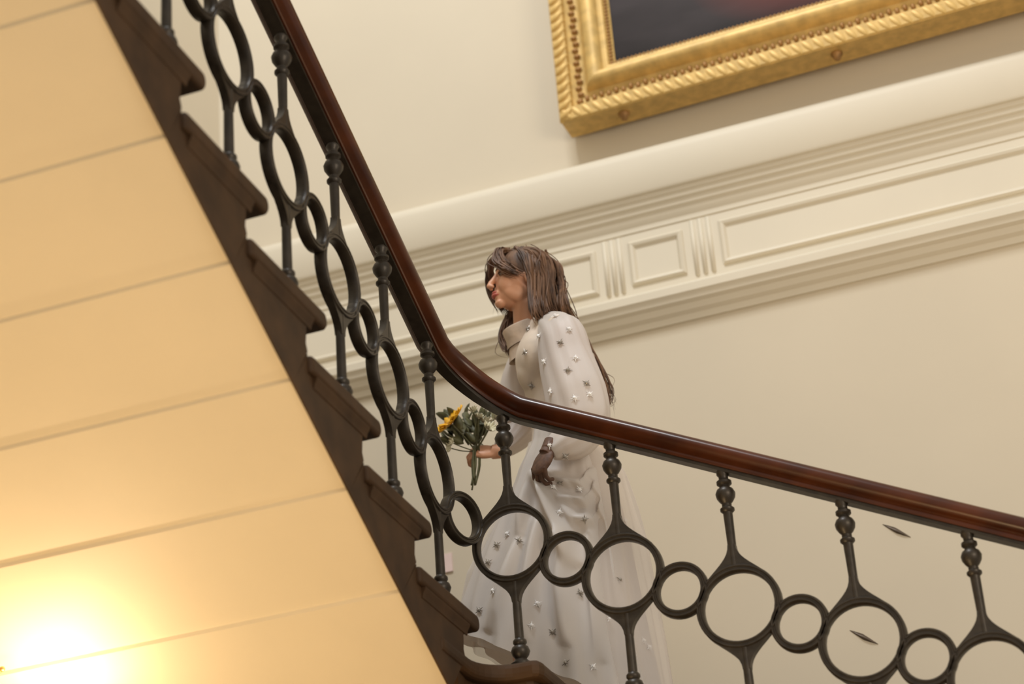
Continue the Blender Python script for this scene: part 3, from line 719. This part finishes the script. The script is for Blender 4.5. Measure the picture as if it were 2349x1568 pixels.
# sleeves
def sleeve(pts, radii, seed, flat=0.8):
    path = smooth_path(pts, 7); n = len(path)-1; k = len(radii)-1; rg = random.Random(seed); a0 = rg.uniform(0, 6); rings = []; up = None
    for i, p in enumerate(path):
        t = (path[min(i+1, n)]-path[max(i-1, 0)]).normalized(); x = i/n*k; q = min(int(x), k-1); r = radii[q]+(radii[q+1]-radii[q])*(x-q)
        if up is None: up = Vector((0, 1, 0))
        a = (up-t*up.dot(t)).normalized(); up = a; b = t.cross(a)
        rings.append([p+(a*math.cos(g)*flat+b*math.sin(g))*r*(1+0.035*math.sin(6*g+a0+i*0.12)+0.03*math.sin(11*g-a0+i*0.2)) for g in [2*math.pi*j/48 for j in range(48)]])
    mb = MB(); mb.loft(rings, True, True); o = mb.build('sleeve', M['silk']); o.parent = dress; return o
sl1 = sleeve([at(1252, 738, .43), at(1284, 768, .365), at(1300, 830, .35), at(1322, 905, .335), at(1332, 965, .33), at(1318, 1004, .325), at(1285, 1022, .31), at(1262, 1034, .30)],
             [0.034, 0.080, 0.090, 0.102, 0.100, 0.078, 0.056, 0.038], 2, 0.75)
sl2 = sleeve([at(1232, 790, .62), at(1212, 808, .66), at(1193, 850, .68), at(1184, 905, .69), at(1186, 955, .69), at(1188, 990, .69), at(1165, 1018, .65), at(1148, 1034, .61)], [0.040, 0.056, 0.060, 0.068, 0.074, 0.070, 0.052, 0.030], 4, 0.8)
# sheer overskirt trailing behind
L2 = [(985, 1228), (1070, 1210), (1200, 1165), (1400, 1082), (1585, 1050)]
R2 = [(985, 1370), (1070, 1432), (1200, 1482), (1400, 1530), (1585, 1568)]
ov = skirt('overskirt', L2, R2, lambda t: 0.08+0.13*t**0.7, 0.012, 7, silkT, None, 8, 1474, 1695, 0.08); ov.parent = dress; ov['label'] = 'sheer tulle overskirt'
bpy.context.view_layer.update()
# crystal motifs laid on the cloth
def star():
    mb = MB(); n = 8
    for i in range(n):
        a = 2*math.pi*i/n+0.2; L_ = 0.017 if i % 2 == 0 else 0.011; d = Vector((math.cos(a), math.sin(a), 0)); s = Vector((-d.y, d.x, 0))*0.0035
        mb.add([d*0.002-s, d*0.002+s, d*L_, d*(L_*0.5)+Vector((0, 0, 0.002))], [(0, 2, 3), (2, 1, 3), (1, 0, 3), (0, 1, 2)])
    mb.ellipsoid((0, 0, 0.002), (0.006, 0.006, 0.005), None, 8, 5)
    return mb
o = star().build('crystal_motif', M['crystal'], smooth=False); ME_ST = o.data; bpy.data.objects.remove(o)
o = star().build('crystal_motif', M['darkcrystal'], smooth=False); ME_SD = o.data; bpy.data.objects.remove(o)
dg = bpy.context.evaluated_depsgraph_get()
tv, tf = [], []
for ob in (dress, bod, sl1, sl2, col_):
    e = ob.evaluated_get(dg); me = e.to_mesh(); n0 = len(tv)
    tv += [ob.matrix_world @ v.co for v in me.vertices]; tf += [tuple(i+n0 for i in p.vertices) for p in me.polygons]
bvh = BVHTree.FromPolygons(tv, tf)
spots = [(1274, 726, 0), (1238, 772, 0), (1306, 756, 0), (1320, 822, 0), (1249, 830, 0), (1286, 786, 1), (1303, 850, 1), (1264, 898, 0), (1318, 914, 0), (1213, 755, 1), (1206, 808, 1), (1220, 884, 1), (1345, 880, 1), (1352, 905, 0),
         (1262, 1022, 0), (1297, 1045, 1), (1330, 1120, 0), (1285, 1105, 1), (1268, 1118, 0), (1283, 1175, 0), (1340, 1190, 1), (1433, 1195, 0), (1380, 1250, 1), (1190, 1240, 1), (1140, 1250, 1), (1165, 1225, 0),
         (1133, 1355, 0), (1218, 1435, 0), (1232, 1385, 0), (1268, 1450, 1), (1488, 1485, 0), (1475, 1470, 0), (1330, 1360, 1), (1395, 1420, 0), (1300, 1520, 1), (1120, 1290, 1), (1420, 1330, 1), (1360, 1530, 0), (1100, 1400, 1)]
for px, py, dk in spots:
    d = (at(px, py, 1.0)-CAMP).normalized(); hit = bvh.ray_cast(CAMP, d)
    if hit[0] is None: continue
    nrm = hit[1] if hit[1].dot(d) < 0 else -hit[1]
    o = bpy.data.objects.new('crystal_motif', ME_SD if dk else ME_ST); COL.objects.link(o); o.parent = dress
    o.matrix_parent_inverse = dress.matrix_world.inverted()
    o.matrix_world = Matrix.Translation(hit[0]+nrm*0.004) @ nrm.to_track_quat('Z', 'Y').to_matrix().to_4x4() @ Matrix.Rotation(rnd.uniform(0, 6), 4, 'Z')

# ---------------------------------------------------------------- bouquet
hpos = wrR+Vector((-0.085, -0.03, 0.0))
bq = empty('bouquet', at(1088, 1040, .56)); tag(bq, 'small hand-tied bouquet with one yellow daisy, white blooms and dark greenery', 'bouquet')
def bput(o): o.parent = bq; o.matrix_parent_inverse = Matrix.Translation(bq.location).inverted(); return o
tie = at(1092, 1035, .56)
rb = random.Random(9)
def petal_disc(c, nrm, rad, n, mat, heart, cup=0.12, wid=0.22):
    nrm = nrm.normalized(); a = nrm.orthogonal().normalized(); b_ = nrm.cross(a); fl = None
    hk2 = MB(); hk2.ellipsoid(c+nrm*0.006, (rad*0.24, rad*0.24, 0.007), nrm.to_track_quat('Z', 'Y').to_matrix(), 16, 8); fl = bput(hk2.build('flower', heart))
    for i in range(n):
        g = 2*math.pi*i/n+rb.uniform(-.05, .05); d = a*math.cos(g)+b_*math.sin(g); s = nrm.cross(d); L_ = rad*rb.uniform(.92, 1.06); lift = rb.uniform(0.5, 1.3)*cup
        P = []
        for t, wv in ((0.15, .4), (.4, .9), (.7, 1), (.92, .7), (1.0, .15)):
            q = c+d*L_*t+nrm*(lift*L_*t*t+0.004); P += [q-s*rad*wid*.5*wv, q+nrm*0.003, q+s*rad*wid*.5*wv]
        low_ = [p-nrm*0.0022 for p in P]; k = len(P); v = P+low_; f = []
        for r_ in range(4):
            for q in range(2):
                i0 = r_*3+q; f.append((i0, i0+1, i0+4, i0+3)); f.append((i0+k, i0+3+k, i0+4+k, i0+1+k))
        per = [0, 1, 2, 5, 8, 11, 14, 13, 12, 9, 6, 3]
        for q in range(12): f.append((per[q], per[(q+1) % 12], per[(q+1) % 12]+k, per[q]+k))
        mesh_obj('petal', v, f, mat, fl)
    return fl
# yellow daisy seen nearly edge-on, facing up and to the left
yc = at(1036, 972, .50); ydir = (at(1066, 937, .50)-at(1004, 1004, .50)).normalized()
view = (yc-CAMP).normalized(); ny = view.cross(ydir).normalized(); ny = ny if ny.x < 0 else -ny; ny = (ny - view*0.07).normalized()
fl = petal_disc(yc, ny, 0.066, 26, M['yellow'], M['orange'], 0.30, 0.36); fl['label'] = 'yellow daisy head seen edge-on'
def stem(a, b, r=0.003):
    k = MB(); k.tube(smooth_path([a, (a+b)/2+Vector((rb.uniform(-.01, .01), rb.uniform(-.01, .01), 0)), b], 4), r, 7); return bput(k.build('stem', M['leaf']))
stem(yc-ny*0.003, tie)
for px, py, y in ((1085, 945, .52), (1098, 960, .53), (1112, 972, .55), (1120, 985, .50), (1132, 962, .56), (1040, 1016, .50), (1036, 1028, .53)):
    c = at(px, py, y); nn = (c-tie).normalized()
    big = px > 1105
    f_ = petal_disc(c, nn, 0.024 if big else 0.016, 12, M['whitepetal'], M['whitepetal'], 0.9, 0.5); f_['label'] = 'small cream white bloom'; stem(c, tie, 0.002)
for i in range(90):
    t = rb.random(); c = tie+(at(rb.uniform(1022, 1118), rb.uniform(948, 1016), rb.uniform(.54, .66))-tie)*1.0
    d = (c-tie).normalized(); d = (d+Vector((rb.uniform(-.5, .5), rb.uniform(-.5, .5), rb.uniform(-.3, .5)))).normalized(); s = d.orthogonal().normalized(); s = Matrix.Rotation(rb.uniform(0, 6), 3, d) @ s; n_ = d.cross(s)
    L_ = rb.uniform(.04, .065); P = []
    for tt, wv in ((0, .1), (.25, .8), (.5, 1), (.8, .6), (1, .08)):
        q = c+d*L_*(tt-.3)-n_*0.010*tt*tt; wd = L_*.26*wv; P += [q-s*wd, q-n_*0.003*wv, q+s*wd]
    k = 15; v = P+[p-n_*0.0012 for p in P]; f = []
    for r_ in range(4):
        for q in range(2):
            i0 = r_*3+q; f.append((i0, i0+1, i0+4, i0+3)); f.append((i0+k, i0+3+k, i0+4+k, i0+1+k))
    per = [0, 1, 2, 5, 8, 11, 14, 13, 12, 9, 6, 3]
    for q in range(12): f.append((per[q], per[(q+1) % 12], per[(q+1) % 12]+k, per[q]+k))
    bput(mesh_obj('leaf', v, f, M['leaf']))
for i in range(9):
    e_ = at(1084+rb.uniform(-8, 8), 1105+rb.uniform(-10, 20), .56+rb.uniform(-.02, .02)); stem(tie+Vector((rb.uniform(-.01, .01), rb.uniform(-.01, .01), 0.02)), e_, 0.0028)
